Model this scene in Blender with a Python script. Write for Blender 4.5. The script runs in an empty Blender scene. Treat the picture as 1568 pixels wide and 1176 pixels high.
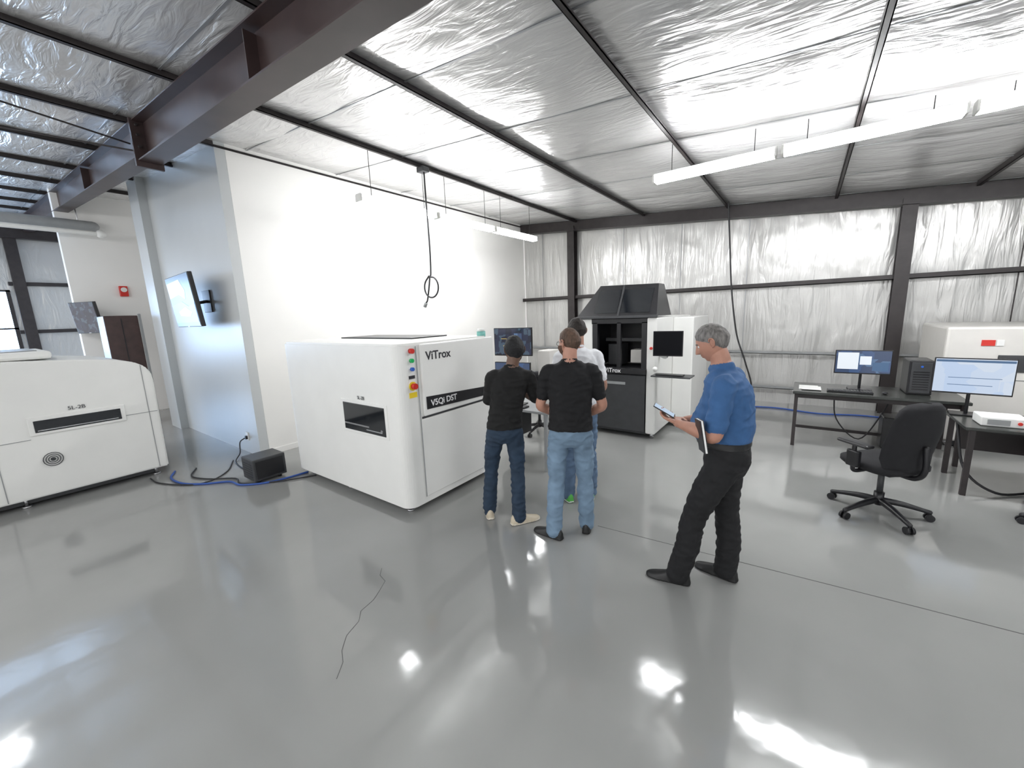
import bpy, bmesh, math, random
from mathutils import Vector, Matrix, noise
from mathutils.bvhtree import BVHTree
random.seed(4)
scene=bpy.context.scene
COL=scene.collection
try:
    scene.view_settings.view_transform='Standard'
    scene.view_settings.look='None'
except Exception: pass
V=Vector
def ceilz(x): return 3.703-0.08*x

# ------------------------------------------------------------ materials
MATS={}
def mat(name,col,rough=.5,metal=0.,nz=0.,nscale=8.,bump=0.,bscale=40.,emit=0.,ecol=None,coat=0.,stretch=(1,1,1),spec=.5,dist=0.):
    if name in MATS: return MATS[name]
    m=bpy.data.materials.new(name); m.use_nodes=True
    nt=m.node_tree; b=nt.nodes["Principled BSDF"]
    c=(col[0],col[1],col[2],1)
    b.inputs["Base Color"].default_value=c
    b.inputs["Roughness"].default_value=rough
    b.inputs["Metallic"].default_value=metal
    b.inputs["Specular IOR Level"].default_value=spec
    if coat: 
        b.inputs["Coat Weight"].default_value=coat; b.inputs["Coat Roughness"].default_value=.08
    tc=nt.nodes.new("ShaderNodeTexCoord"); mp=nt.nodes.new("ShaderNodeMapping")
    mp.inputs["Scale"].default_value=stretch
    nt.links.new(tc.outputs["Object"],mp.inputs["Vector"])
    if nz>0:
        n=nt.nodes.new("ShaderNodeTexNoise"); n.inputs["Scale"].default_value=nscale; n.inputs["Detail"].default_value=3
        nt.links.new(mp.outputs[0],n.inputs["Vector"])
        r=nt.nodes.new("ShaderNodeValToRGB")
        r.color_ramp.elements[0].position=.3; r.color_ramp.elements[1].position=.7
        r.color_ramp.elements[0].color=(c[0]*(1-nz),c[1]*(1-nz),c[2]*(1-nz),1)
        r.color_ramp.elements[1].color=(min(1,c[0]*(1+nz)),min(1,c[1]*(1+nz)),min(1,c[2]*(1+nz)),1)
        nt.links.new(n.outputs["Fac"],r.inputs["Fac"]); nt.links.new(r.outputs["Color"],b.inputs["Base Color"])
    if bump>0:
        n2=nt.nodes.new("ShaderNodeTexNoise"); n2.inputs["Scale"].default_value=bscale; n2.inputs["Detail"].default_value=2
        n2.inputs["Distortion"].default_value=dist
        nt.links.new(mp.outputs[0],n2.inputs["Vector"])
        bp=nt.nodes.new("ShaderNodeBump"); bp.inputs["Strength"].default_value=bump; bp.inputs["Distance"].default_value=.003
        nt.links.new(n2.outputs["Fac"],bp.inputs["Height"]); nt.links.new(bp.outputs[0],b.inputs["Normal"])
    if emit>0:
        e=ecol or col
        b.inputs["Emission Color"].default_value=(e[0],e[1],e[2],1); b.inputs["Emission Strength"].default_value=emit
    MATS[name]=m; return m

M_white=mat("machine_white",(.80,.80,.77),.35,nz=.02,nscale=3)
M_cream=mat("machine_cream",(.70,.68,.64),.4,nz=.02)
M_black=mat("black_plastic",(.012,.012,.014),.35,nz=.2)
M_dkgrey=mat("dark_grey_panel",(.045,.047,.05),.4,nz=.1)
M_grey=mat("mid_grey",(.30,.31,.31),.45,nz=.05)
M_glass=mat("dark_glass",(.01,.012,.015),.06,coat=.5)
M_steel=mat("steel",(.55,.55,.56),.25,metal=.9)
M_beam=mat("primer_brown_steel",(.042,.026,.025),.42,nz=.25,nscale=3)
M_beamd=mat("dark_steel_girt",(.030,.024,.024),.45,nz=.2)
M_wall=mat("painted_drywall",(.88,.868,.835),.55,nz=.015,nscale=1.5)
M_wallshade=mat("painted_drywall_shaded",(.54,.56,.56),.35,nz=.02,nscale=1.2)  # drywall with the unlit side's shade put into its base colour
M_red=mat("red_plastic",(.6,.03,.02),.35); M_green=mat("green_button",(.02,.45,.12),.3); M_blue=mat("blue_button",(.03,.12,.5),.3)
M_yellow=mat("yellow_label",(.8,.6,.03),.4); M_text=mat("label_ink",(.03,.03,.035),.5); M_textw=mat("label_white",(.75,.75,.75),.5)
M_tube=mat("led_tube_lens",(1,1,1),.4,emit=54,ecol=(.97,.98,1.0))
M_paper=mat("paper",(.85,.85,.83),.7)
M_cable=mat("black_cable",(.02,.02,.022),.5); M_cableb=mat("blue_cable",(.03,.09,.35),.5)
M_fabric=mat("chair_fabric",(.014,.014,.016),.9,bump=.4,bscale=300)
M_wood=mat("desk_laminate",(.035,.038,.035),.25,nz=.15)
M_brown=mat("brown_door",(.06,.034,.03),.4,nz=.2)
M_strap=mat("insulation_strap",(.35,.36,.37),.35,metal=.4)
M_crack=mat("floor_crack",(.07,.07,.07),.8,nz=.3)

def screen_mat(name,c1,c2,c3,strength,scale=3.0):
    m=bpy.data.materials.new(name); m.use_nodes=True; nt=m.node_tree; b=nt.nodes["Principled BSDF"]
    b.inputs["Base Color"].default_value=(.01,.01,.01,1); b.inputs["Roughness"].default_value=.15
    tc=nt.nodes.new("ShaderNodeTexCoord"); v=nt.nodes.new("ShaderNodeTexVoronoi"); v.distance='CHEBYCHEV'; v.inputs["Scale"].default_value=scale
    nt.links.new(tc.outputs["Object"],v.inputs["Vector"])
    r=nt.nodes.new("ShaderNodeValToRGB"); r.color_ramp.interpolation='CONSTANT'
    e=r.color_ramp.elements; e[0].color=(*c1,1); e[1].position=.35; e[1].color=(*c2,1)
    k=e.new(.7); k.color=(*c3,1)
    s=nt.nodes.new("ShaderNodeSeparateColor"); nt.links.new(v.outputs["Color"],s.inputs[0]); nt.links.new(s.outputs[0],r.inputs["Fac"])
    nt.links.new(r.outputs["Color"],b.inputs["Emission Color"]); b.inputs["Emission Strength"].default_value=strength
    return m
S_doc=screen_mat("screen_document",(.56,.66,.82),(.50,.62,.82),(.62,.70,.82),.95,6)
S_map=screen_mat("screen_windows",(.05,.08,.16),(.06,.11,.24),(.10,.18,.32),.9,9)
S_dark=screen_mat("screen_inspection",(.01,.012,.03),(.015,.02,.05),(.05,.08,.12),1.0,14)
S_tv=mat("screen_tv_dark",(.01,.012,.02),.3,emit=1.,ecol=(.012,.03,.06),spec=.2)
S_tvl=mat("screen_tv_light",(.02,.02,.02),.3,emit=1.,ecol=(.42,.58,.70),spec=.2); S_tvm=mat("screen_tv_mid",(.02,.02,.02),.3,emit=1.,ecol=(.07,.14,.26),spec=.2)
S_win=mat("screen_window_light",(.1,.1,.1),.2,emit=1.,ecol=(.72,.78,.84)); S_win2=mat("screen_window_amber",(.1,.1,.1),.2,emit=1.,ecol=(.35,.25,.05))

# ------------------------------------------------------------ builder
class Builder:
    def __init__(s,name,M=None):
        s.name=name; s.bm=bmesh.new(); s.mats=[]; s.M=M or Matrix.Identity(4); s.L=Matrix.Identity(4)
    def mi(s,m):
        if m not in s.mats: s.mats.append(m)
        return s.mats.index(m)
    def add_bm(s,tb,m,smooth):
        i=s.mi(m)
        for f in tb.faces: f.material_index=i; f.smooth=smooth
        tb.transform(s.M@s.L)
        me=bpy.data.meshes.new("t"); tb.to_mesh(me); tb.free(); s.bm.from_mesh(me); bpy.data.meshes.remove(me)
    def box(s,a,b,m,bev=.0,seg=2,vbev=0.,T=None,smooth=False):
        tb=bmesh.new(); bmesh.ops.create_cube(tb,size=1)
        for v in tb.verts:
            v.co=V(((a[0]+b[0])/2+v.co.x*(b[0]-a[0]),(a[1]+b[1])/2+v.co.y*(b[1]-a[1]),(a[2]+b[2])/2+v.co.z*(b[2]-a[2])))
        if vbev>0:
            es=[e for e in tb.edges if abs(e.verts[0].co.z-e.verts[1].co.z)>1e-5]
            bmesh.ops.bevel(tb,geom=es,offset=vbev,segments=8,affect='EDGES',profile=.5)
            if bev>0:
                es=[e for e in tb.edges if abs(e.verts[0].co.z-e.verts[1].co.z)<1e-5 and abs(e.verts[0].co.z-max(a[2],b[2]))<1e-4 and len(e.link_faces)==2 and abs(e.link_faces[0].normal.dot(e.link_faces[1].normal))<.3]
                bmesh.ops.bevel(tb,geom=es,offset=bev,segments=seg,affect='EDGES')
        elif bev>0:
            bmesh.ops.bevel(tb,geom=tb.edges[:],offset=bev,segments=seg,affect='EDGES',profile=.5)
        if T is not None: tb.transform(T)
        s.add_bm(tb,m,smooth)
    def prism(s,pts,axis,lo,hi,m,bev=0):
        """extrude 2-D outline; axis 'x' -> pts are (y,z); 'y' -> (x,z); 'z' -> (x,y)"""
        tb=bmesh.new()
        def mk(p,h):
            return V((h,p[0],p[1])) if axis=='x' else (V((p[0],h,p[1])) if axis=='y' else V((p[0],p[1],h)))
        A=[tb.verts.new(mk(p,lo)) for p in pts]; B=[tb.verts.new(mk(p,hi)) for p in pts]
        n=len(pts)
        tb.faces.new(A); tb.faces.new(B[::-1])
        for i in range(n): tb.faces.new((A[i],B[i],B[(i+1)%n],A[(i+1)%n]))
        bmesh.ops.recalc_face_normals(tb,faces=tb.faces[:])
        if bev>0: bmesh.ops.bevel(tb,geom=tb.edges[:],offset=bev,segments=2,affect='EDGES')
        s.add_bm(tb,m,False)
    def cyl(s,p,q,r,m,r2=None,n=20,smooth=True):
        p=V(p); q=V(q); d=q-p; tb=bmesh.new()
        bmesh.ops.create_cone(tb,cap_ends=True,segments=n,radius1=r,radius2=r if r2 is None else r2,depth=d.length)
        tb.transform(Matrix.Translation((p+q)/2)@d.to_track_quat('Z','Y').to_matrix().to_4x4())
        i=s.mi(m)
        for f in tb.faces: f.smooth=len(f.verts)==4
        for f in tb.faces: f.material_index=i
        tb.transform(s.M@s.L)
        me=bpy.data.meshes.new("t"); tb.to_mesh(me); tb.free(); s.bm.from_mesh(me); bpy.data.meshes.remove(me)
    def sphere(s,c,r,m,sc=(1,1,1),n=20):
        tb=bmesh.new(); bmesh.ops.create_uvsphere(tb,u_segments=n,v_segments=n//2+2,radius=r)
        tb.transform(Matrix.Translation(V(c))@Matrix.Diagonal((*sc,1)))
        s.add_bm(tb,m,True)
    def tube(s,pts,r,m,n=10,smoothpath=True):
        P=[V(p) for p in pts]
        if smoothpath: P=catmull(P,6)
        vs,fs=tube_geo(P,[r]*len(P),n)
        s.geo(vs,fs,m,True)
    def geo(s,vs,fs,m,smooth=True):
        tb=bmesh.new(); vv=[tb.verts.new(v) for v in vs]
        for f in fs:
            try: tb.faces.new([vv[i] for i in f])
            except ValueError: pass
        bmesh.ops.recalc_face_normals(tb,faces=tb.faces[:])
        s.add_bm(tb,m,smooth)
    def text(s,txt,size,T,m,bold=False):
        c=bpy.data.curves.new("t","FONT"); c.body=txt; c.size=size; c.extrude=.001
        if bold: c.offset=size*.02
        o=bpy.data.objects.new("t",c); COL.objects.link(o)
        dg=bpy.context.evaluated_depsgraph_get(); me=bpy.data.meshes.new_from_object(o.evaluated_get(dg))
        tb=bmesh.new(); tb.from_mesh(me); tb.transform(T); s.add_bm(tb,m,False)
        bpy.data.objects.remove(o); bpy.data.curves.remove(c); bpy.data.meshes.remove(me)
    def finish(s):
        xs=[v.co for v in s.bm.verts]
        mn=V((min(v.x for v in xs),min(v.y for v in xs),min(v.z for v in xs))); mx=V((max(v.x for v in xs),max(v.y for v in xs),max(v.z for v in xs)))
        o0=V(((mn.x+mx.x)/2,(mn.y+mx.y)/2,mn.z))
        s.bm.transform(Matrix.Translation(-o0))
        me=bpy.data.meshes.new(s.name); s.bm.to_mesh(me); s.bm.free()
        for m in s.mats: me.materials.append(m)
        o=bpy.data.objects.new(s.name,me); o.location=o0; COL.objects.link(o); return o

def catmull(P,k):
    if len(P)<3: return P
    Q=[P[0]*2-P[1]]+P+[P[-1]*2-P[-2]]; out=[]
    for i in range(1,len(Q)-2):
        p0,p1,p2,p3=Q[i-1],Q[i],Q[i+1],Q[i+2]
        for j in range(k):
            t=j/k
            out.append(.5*((2*p1)+(p2-p0)*t+(2*p0-5*p1+4*p2-p3)*t*t+(-p0+3*p1-3*p2+p3)*t**3))
    out.append(P[-1]); return out
def interp_r(R,k):
    out=[]
    for i in range(len(R)-1):
        for j in range(k): 
            t=j/k; t=t*t*(3-2*t); out.append(R[i]*(1-t)+R[i+1]*t)
    out.append(R[-1]); return out
def tube_geo(P,R,n=14,caps=True):
    vs=[];fs=[]
    T=[]
    for i in range(len(P)):
        d=(P[min(i+1,len(P)-1)]-P[max(i-1,0)]); T.append(d.normalized())
    ref=V((0,0,1)) if abs(T[0].z)<.9 else V((1,0,0))
    u=(ref-T[0]*ref.dot(T[0])).normalized()
    def ring(c,u,w,r):
        b=len(vs)
        for k in range(n):
            a=2*math.pi*k/n; vs.append(c+u*(math.cos(a)*r)+w*(math.sin(a)*r))
        return b
    rings=[]
    for i,p in enumerate(P):
        t=T[i]; u=(u-t*u.dot(t)).normalized(); w=t.cross(u)
        if i==0 and caps:
            for a in (80,50,25):
                a=math.radians(a); rings.append(ring(p-t*R[0]*math.sin(a),u,w,R[0]*math.cos(a)))
        rings.append(ring(p,u,w,R[i]))
        if i==len(P)-1 and caps:
            for a in (25,50,80):
                a=math.radians(a); rings.append(ring(p+t*R[len(P)-1]*math.sin(a),u,w,R[len(P)-1]*math.cos(a)))
    for a,b in zip(rings[:-1],rings[1:]):
        for k in range(n): fs.append((a+k,a+(k+1)%n,b+(k+1)%n,b+k))
    fs.append(tuple(rings[0]+k for k in range(n))[::-1]); fs.append(tuple(rings[-1]+k for k in range(n)))
    return vs,fs
def limb(pts,rad,k=6,n=16):
    P=catmull([V(p) for p in pts],k); return tube_geo(P,interp_r(rad,k)[:len(P)] if len(pts)>2 else rad,n)
def stack(secs,n=28,ex=2.3):
    vs=[];fs=[]
    for (cx,cy,z,rx,ry) in secs:
        for k in range(n):
            a=2*math.pi*k/n; c=math.cos(a); s_=math.sin(a)
            vs.append(V((cx+rx*math.copysign(abs(c)**(2/ex),c),cy+ry*math.copysign(abs(s_)**(2/ex),s_),z)))
    m=len(secs)
    for i in range(m-1):
        for k in range(n): fs.append((i*n+k,i*n+(k+1)%n,(i+1)*n+(k+1)%n,(i+1)*n+k))
    fs.append(tuple(range(n))[::-1]); fs.append(tuple((m-1)*n+k for k in range(n)))
    return vs,fs

def grid_obj(name,nx,ny,fn,m,smooth=True):
    vs=[];fs=[]
    for j in range(ny+1):
        for i in range(nx+1): vs.append(fn(i/nx,j/ny))
    for j in range(ny):
        for i in range(nx):
            a=j*(nx+1)+i; fs.append((a,a+1,a+nx+2,a+nx+1))
    me=bpy.data.meshes.new(name); me.from_pydata(vs,[],fs); me.materials.append(m)
    for p in me.polygons: p.use_smooth=smooth
    o=bpy.data.objects.new(name,me); COL.objects.link(o); return o

# ------------------------------------------------------------ floor
def floor_material():
    m=bpy.data.materials.new("epoxy_floor"); m.use_nodes=True; nt=m.node_tree; b=nt.nodes["Principled BSDF"]
    tc=nt.nodes.new("ShaderNodeTexCoord")
    n=nt.nodes.new("ShaderNodeTexNoise"); n.inputs["Scale"].default_value=.9; n.inputs["Detail"].default_value=4
    nt.links.new(tc.outputs["Object"],n.inputs["Vector"])
    r=nt.nodes.new("ShaderNodeValToRGB"); e=r.color_ramp.elements
    e[0].position=.3; e[0].color=(.270,.272,.264,1); e[1].position=.75; e[1].color=(.302,.304,.296,1)
    nt.links.new(n.outputs["Fac"],r.inputs["Fac"]); nt.links.new(r.outputs["Color"],b.inputs["Base Color"])
    n3=nt.nodes.new("ShaderNodeTexNoise"); n3.inputs["Scale"].default_value=1.6; n3.inputs["Detail"].default_value=2
    nt.links.new(tc.outputs["Object"],n3.inputs["Vector"])
    mr=nt.nodes.new("ShaderNodeMapRange"); mr.inputs["To Min"].default_value=.06; mr.inputs["To Max"].default_value=.13
    nt.links.new(n3.outputs["Fac"],mr.inputs["Value"]); nt.links.new(mr.outputs[0],b.inputs["Roughness"])
    n2=nt.nodes.new("ShaderNodeTexNoise"); n2.inputs["Scale"].default_value=5; n2.inputs["Detail"].default_value=2
    nt.links.new(tc.outputs["Object"],n2.inputs["Vector"])
    bp=nt.nodes.new("ShaderNodeBump"); bp.inputs["Strength"].default_value=.13; bp.inputs["Distance"].default_value=.012
    nt.links.new(n2.outputs["Fac"],bp.inputs["Height"]); nt.links.new(bp.outputs[0],b.inputs["Normal"])
    b.inputs["Specular IOR Level"].default_value=.8
    return m
F=Builder("floor"); F.box((-18.3,-4.5,-.1),(6.2,9.5,0),floor_material()); F.finish()
J=Builder("trim_floor_joint")
J.prism([(-1.37,3.065),(.6,3.225),(3.2,3.42),(3.2,3.427),(.6,3.232),(-1.37,3.072)],'z',.0002,.0008,M_crack)
J.finish()
cr=[(-2.51,1.61),(-2.45,1.55),(-2.36,1.53),(-2.31,1.45),(-2.26,1.36),(-2.24,1.25),(-2.17,1.19),(-2.13,1.08),(-2.05,1.0),(-1.97,.96),(-1.9,.88)]
C=Builder("trim_floor_crack")
for i in range(len(cr)-1):
    a=V(cr[i]); b_=V(cr[i+1]); d=(b_-a).normalized(); nrm=V((-d.y,d.x))*.0015
    C.prism([tuple(a-nrm),tuple(b_-nrm),tuple(b_+nrm),tuple(a+nrm)],'z',.0002,.0008,M_crack)
C.finish()

# ------------------------------------------------------------ ceiling
def foil(name,base,rough,metal,stretch,bscale,bump,dist=1.5):
    m=bpy.data.materials.new(name); m.use_nodes=True; nt=m.node_tree; b=nt.nodes["Principled BSDF"]
    b.inputs["Base Color"].default_value=(*base,1); b.inputs["Roughness"].default_value=rough; b.inputs["Metallic"].default_value=metal
    tc=nt.nodes.new("ShaderNodeTexCoord"); mp=nt.nodes.new("ShaderNodeMapping"); mp.inputs["Scale"].default_value=stretch
    nt.links.new(tc.outputs["Object"],mp.inputs["Vector"])
    n=nt.nodes.new("ShaderNodeTexNoise"); n.inputs["Scale"].default_value=bscale; n.inputs["Detail"].default_value=3; n.inputs["Distortion"].default_value=dist
    nt.links.new(mp.outputs[0],n.inputs["Vector"])
    n2=nt.nodes.new("ShaderNodeTexNoise"); n2.inputs["Scale"].default_value=bscale*.35; n2.inputs["Detail"].default_value=1; n2.inputs["Distortion"].default_value=.8
    nt.links.new(tc.outputs["Object"],n2.inputs["Vector"])
    ad=nt.nodes.new("ShaderNodeMath"); ad.operation='ADD'
    nt.links.new(n.outputs["Fac"],ad.inputs[0]); nt.links.new(n2.outputs["Fac"],ad.inputs[1])
    bp=nt.nodes.new("ShaderNodeBump"); bp.inputs["Strength"].default_value=bump; bp.inputs["Distance"].default_value=.03
    nt.links.new(ad.outputs[0],bp.inputs["Height"]); nt.links.new(bp.outputs[0],b.inputs["Normal"])
    return m
M_foilc=foil("insulation_facing_ceiling",(.74,.735,.725),.25,.38,(.35,1.6,1),6,.5)
M_foilw=foil("insulation_facing_wall",(.60,.595,.575),.27,.32,(1.8,1,.25),5,.5)
PX0=-4.58; PS=1.62; SY0=2.62; SS=1.28
def fc(u,v):
    x=-18.2+u*24.3; y=-4.5+v*13.9
    a=abs(math.sin(math.pi*(x-PX0)/PS)); b=abs(math.sin(math.pi*(y-SY0)/SS))
    s=.055*(a**.6)*(b**.45)
    s+=.014*noise.noise(V((x*1.2,y*2.6,0)))*a+.010*noise.noise(V((x*2,y*9,3)))*a
    return V((x,y,ceilz(x)-s+.005))
grid_obj("ceiling",324,232,fc,M_foilc)
P_=Builder("ceiling_purlin")
for k in range(-8,7):
    x=PX0+PS*k
    if not -18<x<6: continue
    z=ceilz(x)
    P_.box((x-.022,-4.5,z-.070),(x+.022,9.2,z-.064),M_beamd)
    P_.box((x-.022,-4.5,z-.070),(x-.016,9.2,z+.01),M_beamd)
    P_.box((x+.014,-4.5,z-.070),(x+.022,9.2,z-.050),M_beamd)
P_.finish()
S_=Builder("ceiling_strap")
for k in range(-5,6):
    y=SY0+SS*k
    S_.prism([(-18,ceilz(-18)-.012),(6,ceilz(6)-.012),(6,ceilz(6)-.006),(-18,ceilz(-18)-.006)],'y',y-.009,y+.009,M_strap)
S_.finish()
R=Builder("roof_beam")
def beamseg(x0,d0,x1,d1):
    zt0=ceilz(x0)-.07; zt1=ceilz(x1)-.07; zb0=ceilz(x0)-d0; zb1=ceilz(x1)-d1
    R.prism([(x0,zb0),(x1,zb1),(x1,zt1),(x0,zt0)],'y',1.515,1.53,M_beam)
    R.prism([(x0,zb0-.014),(x1,zb1-.014),(x1,zb1),(x0,zb0)],'y',1.42,1.62,M_beam)
    R.prism([(x0,zt0-.012),(x1,zt1-.012),(x1,zt1),(x0,zt0)],'y',1.42,1.62,M_beam)
beamseg(-18,.42,-6.0,.42); beamseg(-6.0,.47,6.0,.24)
for x in (-6.02,-5.995):
    R.box((x-.009,1.40,ceilz(x)-.54),(x+.009,1.64,ceilz(x)-.06),M_beam)
for z in (.12,.22,.34,.46):
    for y in (1.45,1.59):
        R.cyl((-6.05,y,ceilz(-6)-z),(-5.96,y,ceilz(-6)-z),.014,M_beamd,n=6)
for x in (-3.2,-.4,2.4,-9):
    R.box((x-.005,1.43,ceilz(x)-.40),(x+.005,1.61,ceilz(x)-.1),M_beam)
R.finish()
B_=Builder("brace_rod")
B_.tube([(-6.1,1.40,ceilz(-6.1)-.30),(-5.9,-.5,ceilz(-5.9)-.12)],.009,M_beamd,smoothpath=False)
B_.tube([(-6.05,1.40,ceilz(-6.1)-.38),(-8.6,-3.5,ceilz(-8.6)-.12)],.009,M_beamd,smoothpath=False)
B_.finish()

# ------------------------------------------------------------ walls
W=Builder("wall_side"); W.box((-6.36,2.362,0),(-6.21,9.3,4.24),M_wall); W.finish()
W=Builder("wall_left"); W.prism([(-9.9,0),(-6.21,0),(-6.21,4.22),(-9.9,4.52)],'y',2.24,2.36,M_wallshade)
W.prism([(-9.9,0),(-9.35,0),(-9.35,4.46),(-9.9,4.50)],'y',2.12,2.24,M_wallshade); W.finish()
W=Builder("wall_left_far"); W.prism([(1.42,0),(6.0,0),(6.0,4.72),(1.42,4.72)],'x',-12.3,-12.1,M_wall); W.finish()
Yb=9.2
def fw(u,v):
    x=-6.2+u*12.3; z=v*4.3
    z=min(z,ceilz(x)+.02)
    a=abs(math.sin(math.pi*(x+4.7)/1.23))
    y=Yb-.03*(a**.5)-.014*noise.noise(V((x*5,z*.8,0)))-.012*noise.noise(V((x*14,z*1.5,5)))
    return V((x,y,z))
grid_obj("wall_back",300,60,fw,M_foilw)
G=Builder("wall_back_framing")
for z,h in ((2.27,.05),(1.0,.035),(.33,.035)):
    G.box((-6.2,9.03,z-h),(6.1,9.12,z-h+.012),M_beamd if z>2 else M_grey)
    G.box((-6.2,9.03,z-h),(6.1,9.04,z+h*.6),M_beamd if z>2 else M_grey)
for x in (-4.72,1.2):
    G.box((x-.09,8.98,0),(x+.09,8.995,ceilz(x)-.15),M_beamd)
    G.box((x-.008,8.995,0),(x+.008,9.16,ceilz(x)-.15),M_beamd)
    G.box((x-.09,9.15,0),(x+.09,9.165,ceilz(x)-.15),M_beamd)
G.prism([(-6.2,ceilz(-6.2)-.26),(6.1,ceilz(6.1)-.26),(6.1,ceilz(6.1)-.245),(-6.2,ceilz(-6.2)-.245)],'y',8.93,9.13,M_beamd)
G.prism([(-6.2,ceilz(-6.2)-.26),(6.1,ceilz(6.1)-.26),(6.1,ceilz(6.1)-.02),(-6.2,ceilz(-6.2)-.02)],'y',9.02,9.035,M_beamd)
for x in (-5.6,-3.45,-2.2,-.98,2.45,3.2):
    G.box((x-.006,9.12,0),(x+.006,9.135,ceilz(x)-.1),M_beamd if x>2 else M_strap)
G.finish()
W=Builder("wall_right"); W.box((6.1,-4.5,0),(6.25,9.3,3.3),M_wallshade); W.finish()
W=Builder("wall_left_exterior")
W.box((-18.3,-4.5,0),(-18.2,6,.9),M_foilw); W.box((-18.3,-4.5,3.1),(-18.2,6,5.1),M_foilw)
W.box((-18.3,.95,.9),(-18.2,6,3.1),M_foilw); W.box((-18.3,-4.5,.9),(-18.2,-3.6,3.1),M_foilw)
W.finish()
G=Builder("exterior_wall_framing")
for z in (1.95,3.3): G.box((-18.15,.95,z-.08),(-18.05,6,z+.02),M_beamd)
for y in (1.15,3.8): 
    G.box((-18.1,y-.12,0),(-17.95,y+.12,4.8),M_beamd)
G.box((-18.1,.5,4.5),(-17.9,6,4.8),M_beamd)
G.finish()
Wn=Builder("window_1")
Wn.box((-18.27,-3.6,.9),(-18.24,.95,3.1),mat("daylight_pane",(.5,.7,1),.2,emit=15,ecol=(.47,.68,1.0)))
for y in (-3.6,-2.1,-.6,.9): Wn.box((-18.22,y-.03,.9),(-18.16,y+.05,3.1),M_beamd)
for z in (.9,2.0,3.05): Wn.box((-18.22,-3.6,z),(-18.16,.95,z+.05),M_beamd)
Wn.finish()
Bs=Builder("baseboard_side"); Bs.box((-6.21,2.24,0),(-6.198,9.1,.08),M_wall); Bs.finish()
D=Builder("air_duct")
D.tube([(-11.9,-3,3.98),(-11.9,1.9,3.98)],.10,M_grey,n=20,smoothpath=False)
D.tube([(-11.6,-3,3.80),(-11.6,1.9,3.80)],.045,M_white,n=16,smoothpath=False)
for y in (-1,.5,1.7): D.tube([(-11.9,y,3.9),(-11.9,y,4.55)],.012,M_steel,smoothpath=False)
D.sphere((-11.6,1.95,3.80),.08,M_white)
D.finish()
A=Builder("fire_alarm"); A.box((-12.1,2.13,2.60),(-12.04,2.27,2.82),M_red,bev=.01); A.cyl((-12.04,2.2,2.74),(-12.01,2.2,2.74),.05,M_white)
A.finish()
o=Builder("storage_cabinet"); o.box((-11.1,1.56,0),(-10.5,2.04,2.15),M_brown,bev=.01); o.box((-10.5,1.79,.1),(-10.49,1.8,2.1),M_black); o.box((-10.5,2.04,.0),(-10.46,2.08,2.18),M_grey,bev=.005)
for y in (1.74,1.85): o.tube([(-10.49,y,1.0),(-10.46,y,1.03),(-10.46,y,1.2),(-10.49,y,1.23)],.008,M_steel)
o.finish()

# ------------------------------------------------------------ wall TVs
def tv(name,c,yaw,tilt,w,h,wallpt,screen,pic=False):
    M=Matrix.Translation(V(c))@Matrix.Rotation(math.radians(yaw),4,'Z')@Matrix.Rotation(math.radians(tilt),4,'X')
    b=Builder(name); b.L=M
    b.box((-w/2,-.025,-h/2),(w/2,.03,h/2),M_black,bev=.008)
    b.box((-w/2+.015,-.028,-h/2+.02),(w/2-.015,-.024,h/2-.015),screen)
    if pic:
        b.prism([(-.60,.06),(-.60,.28),(.12,.30),(.30,.14),(.22,.02),(-.05,.10)],'y',-.0300,-.028,S_tvl)
        b.prism([(-.60,-.04),(.0,.0),(.30,-.08),(.60,-.04),(.60,-.30),(-.60,-.30)],'y',-.0300,-.028,S_tvm)
        b.prism([(-.30,-.14),(.1,-.08),(.40,-.16),(.28,-.22),(-.25,-.2)],'y',-.0315,-.0300,S_tvl)
    b.box((-w*.25,.03,-h*.25),(w*.25,.06,h*.2),M_dkgrey,bev=.01)
    b.box((-.03,-.027,-h/2+.004),(.03,-.0255,-h/2+.014),M_steel)
    back=M@V((0,.06,0)); b.L=Matrix.Identity(4)
    b.tube([back,(back+V(wallpt))/2+V((0,0,-.02)),V(wallpt)],.022,M_black)
    return b
b=tv("wall_television",(-7.28,1.95,2.26),-3,5,1.27,.73,(-7.28,2.22,2.26),S_tv,True)
b.box((-7.43,2.22,2.1),(-7.13,2.238,2.42),M_black,bev=.005); b.finish()
b=tv("wall_television",(-11.66,1.50,2.15),22,6,.70,.62,(-12.09,1.65,2.2),S_dark); b.finish()
o=Builder("wall_outlet"); o.box((-6.62,2.228,.2),(-6.54,2.239,.32),M_white,bev=.003); o.box((-6.6,2.2,.22),(-6.56,2.228,.27),M_black,bev=.003)
o.tube([(-6.58,2.19,.24),(-6.56,2.12,.2),(-6.5,2.08,.06),(-6.3,1.95,.012),(-5.9,1.9,.012),(-5.52,1.95,.05)],.008,M_cable); o.finish()

# ------------------------------------------------------------ tube lights
def tlight(axis,a,b,c,z):
    L=Builder("tube_light")
    if axis=='y': mk=lambda t,o,zz:(c+o,t,zz)
    else: mk=lambda t,o,zz:(t,c+o,zz)
    def bx(t0,t1,o0,o1,z0,z1,m,bev=0):
        p=mk(t0,o0,z0); q=mk(t1,o1,z1); L.box(tuple(min(i,j) for i,j in zip(p,q)),tuple(max(i,j) for i,j in zip(p,q)),m,bev=bev)
    bx(a,b,-.05,.05,z+.04,z+.055,M_white,.003)
    bx(a+.02,b-.02,-.06,.06,z-.035,z+.04,M_tube)
    bx(a,a+.02,-.062,.062,z-.037,z+.045,M_white,.004); bx(b-.02,b,-.062,.062,z-.037,z+.045,M_white,.004)
    for t in (a+.2,b-.2):
        p=mk(t,0,z+.05); L.tube([p,(p[0],p[1],ceilz(p[0])-.07)],.004,M_cable,n=6,smoothpath=False)
    L.finish()
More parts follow.
